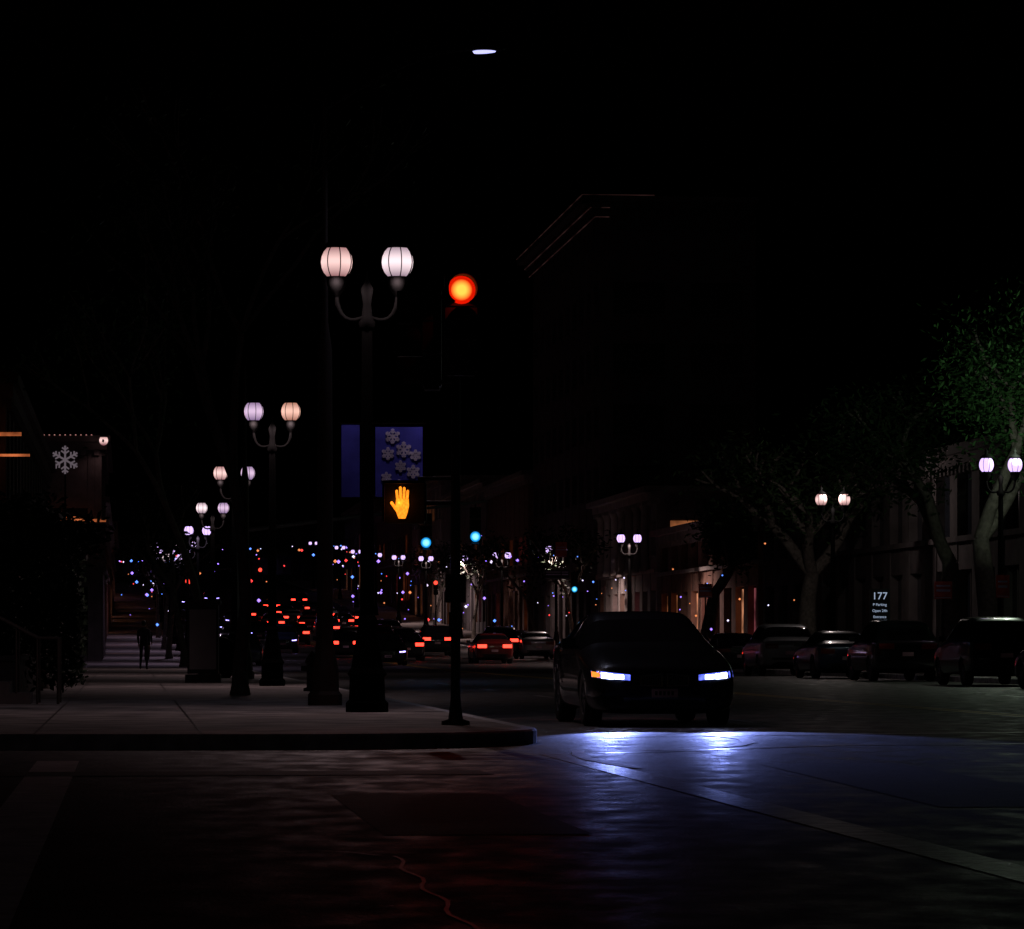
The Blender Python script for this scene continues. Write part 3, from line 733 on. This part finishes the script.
small_sign(23.1,156,3.0,w=.55,h=.55); small_sign(23.1,110.5,2.4,w=.5,h=.5); small_sign(23.1,103,2.4,w=.35,h=.6); small_sign(23.0,207,5.6,w=.6,h=.8); small_sign(23.0,209,4.3,'signblk',1.3,.5)
e=empty('shop_sign',S(26.85,166,0)); text('GRAND  GRILL',.7,M['txtdim'],e,(3.0,-.4,3.3),'lettering')
e=empty('information_kiosk',S(1.7,88,.15)); mb=MB(); mb.box((-.35,-.1,.2),(.35,.1,1.75)); mb.box((-.4,-.13,0),(.4,.13,.19)); mb.box((-.4,-.13,1.755),(.4,.13,1.86))
mb.box((-.3,-.112,.3),(.3,-.104,1.65),1); link('case',mb.mesh('kiosk',[M['blk'],M['stucco']]),e)
for c,D in ((2.4,101),):
    e=empty('trash_bin',S(c,D,.15)); mb=MB(); mb.lathe([(.25,0),(.28,.05),(.3,.8),(.33,.85),(.3,.95),(.15,1.05),(.001,1.07)],n=16)
    for i in range(16): a=2*math.pi*i/16; mb.tube((.3*math.cos(a),.3*math.sin(a),.05),(.32*math.cos(a),.32*math.sin(a),.82),.012,.012,4)
    link('bin',mb.mesh('bin',[M['iron']]),e)
e=empty('fire_hydrant',S(3.4,72,.15)); mb=MB(); mb.lathe([(.16,0),(.16,.05),(.1,.07),(.1,.5),(.13,.52),(.12,.6),(.06,.68),(.03,.72),(.001,.75)],n=16); mb.tube((-.2,0,.42),(.2,0,.42),.05,.05,12); mb.tube((0,-.18,.38),(0,0,.38),.06,.06,12)
link('body',mb.mesh('hyd',[M['darkstone']]),e)
# ------------------------------------------------ people
def person(c,D,h=1.72,ph=.35,rz=0.,away=True):
    e=empty('pedestrian',S(c,D,.15),rz+(math.pi if not away else 0)); k=h/1.75
    V=[(0,0,.95),(0,0,1.15),(0,.01,1.38),(0,.01,1.5),
       (.09,0,.93),(.10,.26*ph*2,.5),(.10,.12*ph-.05,.09),(.10,.12*ph+.12,.04),
       (-.09,0,.93),(-.10,.02,.5),(-.10,-.75*ph,.12),(-.10,-.75*ph+.13,.05),
       (.19,0,1.40),(.22,-.12,1.13),(.20,-.05,.88),(-.19,0,1.40),(-.22,.1,1.13),(-.20,.24,.92)]
    E=[(0,1),(1,2),(2,3),(0,4),(4,5),(5,6),(6,7),(0,8),(8,9),(9,10),(10,11),(2,12),(12,13),(13,14),(2,15),(15,16),(16,17)]
    rad=[.15,.14,.17,.06,.1,.07,.05,.045,.1,.07,.05,.045,.075,.055,.04,.075,.055,.04]
    me=bpy.data.meshes.new('figure'); me.from_pydata([tuple(a*k for a in v) for v in V],E,[]); me.materials.append(M['cloth'])
    o=link('body',me,e); sk=o.modifiers.new('k','SKIN'); sv=me.skin_vertices[0].data
    for i,r in enumerate(rad): sv[i].radius=(r*k,r*k*.8)
    sv[0].use_root=True
    s=o.modifiers.new('s','SUBSURF'); s.levels=2; s.render_levels=2
    mb=MB(); mb.ball((0,.02*k,1.63*k),.08*k,.115*k,14,0); mb.ball((0,-.012*k,1.665*k),.09*k,.105*k,14,1); mb.tube((0,.1*k,1.62*k),(0,.12*k,1.6*k),.015,.012,6,0)
    for s_ in (-1,1): mb.ball((s_*.08*k,.01,1.62*k),.015,.03,6,0); mb.ball((s_*.03*k,.093*k,1.64*k),.01,.008,6,1)
    link('head',mb.mesh('head',[M['skin'],M['hair']]),e)
    for s_,p in ((1,(.20,-.05,.86)),(-1,(-.20,.25,.9))):
        mb=MB(); x,y,z=[a*k for a in p]
        mb.tube((x,y,z+.02),(x,y+.01,z-.07),.03,.034,8,0)
        for f in range(4): mb.tube((x,y-.025+.017*f,z-.06),(x,y-.02+.02*f,z-.135+.01*abs(f-1)),.009,.007,5,0)
        mb.tube((x,y+.03,z-.02),(x-s_*.01,y+.055,z-.08),.01,.008,5,0)
        link('hand_%s'%('r' if s_>0 else 'l'),mb.mesh('hand',[M['skin']]),e)
person(.55,134,1.68); person(.9,182,1.62,.3,.2,False); person(24.0,175,1.7); person(24.3,187,1.65)
# ------------------------------------------------ camera
cam=bpy.data.cameras.new('camera'); co=link('camera',cam,None,(0,0,HC),(math.pi/2,0,0))
cam.sensor_width=36; cam.sensor_fit='HORIZONTAL'; cam.lens=36*F/1024; cam.shift_y=(645-464.5)/1024; cam.clip_end=4000; cam.clip_start=.5
scn.camera=co
scn.view_settings.view_transform='Standard'; scn.view_settings.look='None'; scn.view_settings.exposure=0
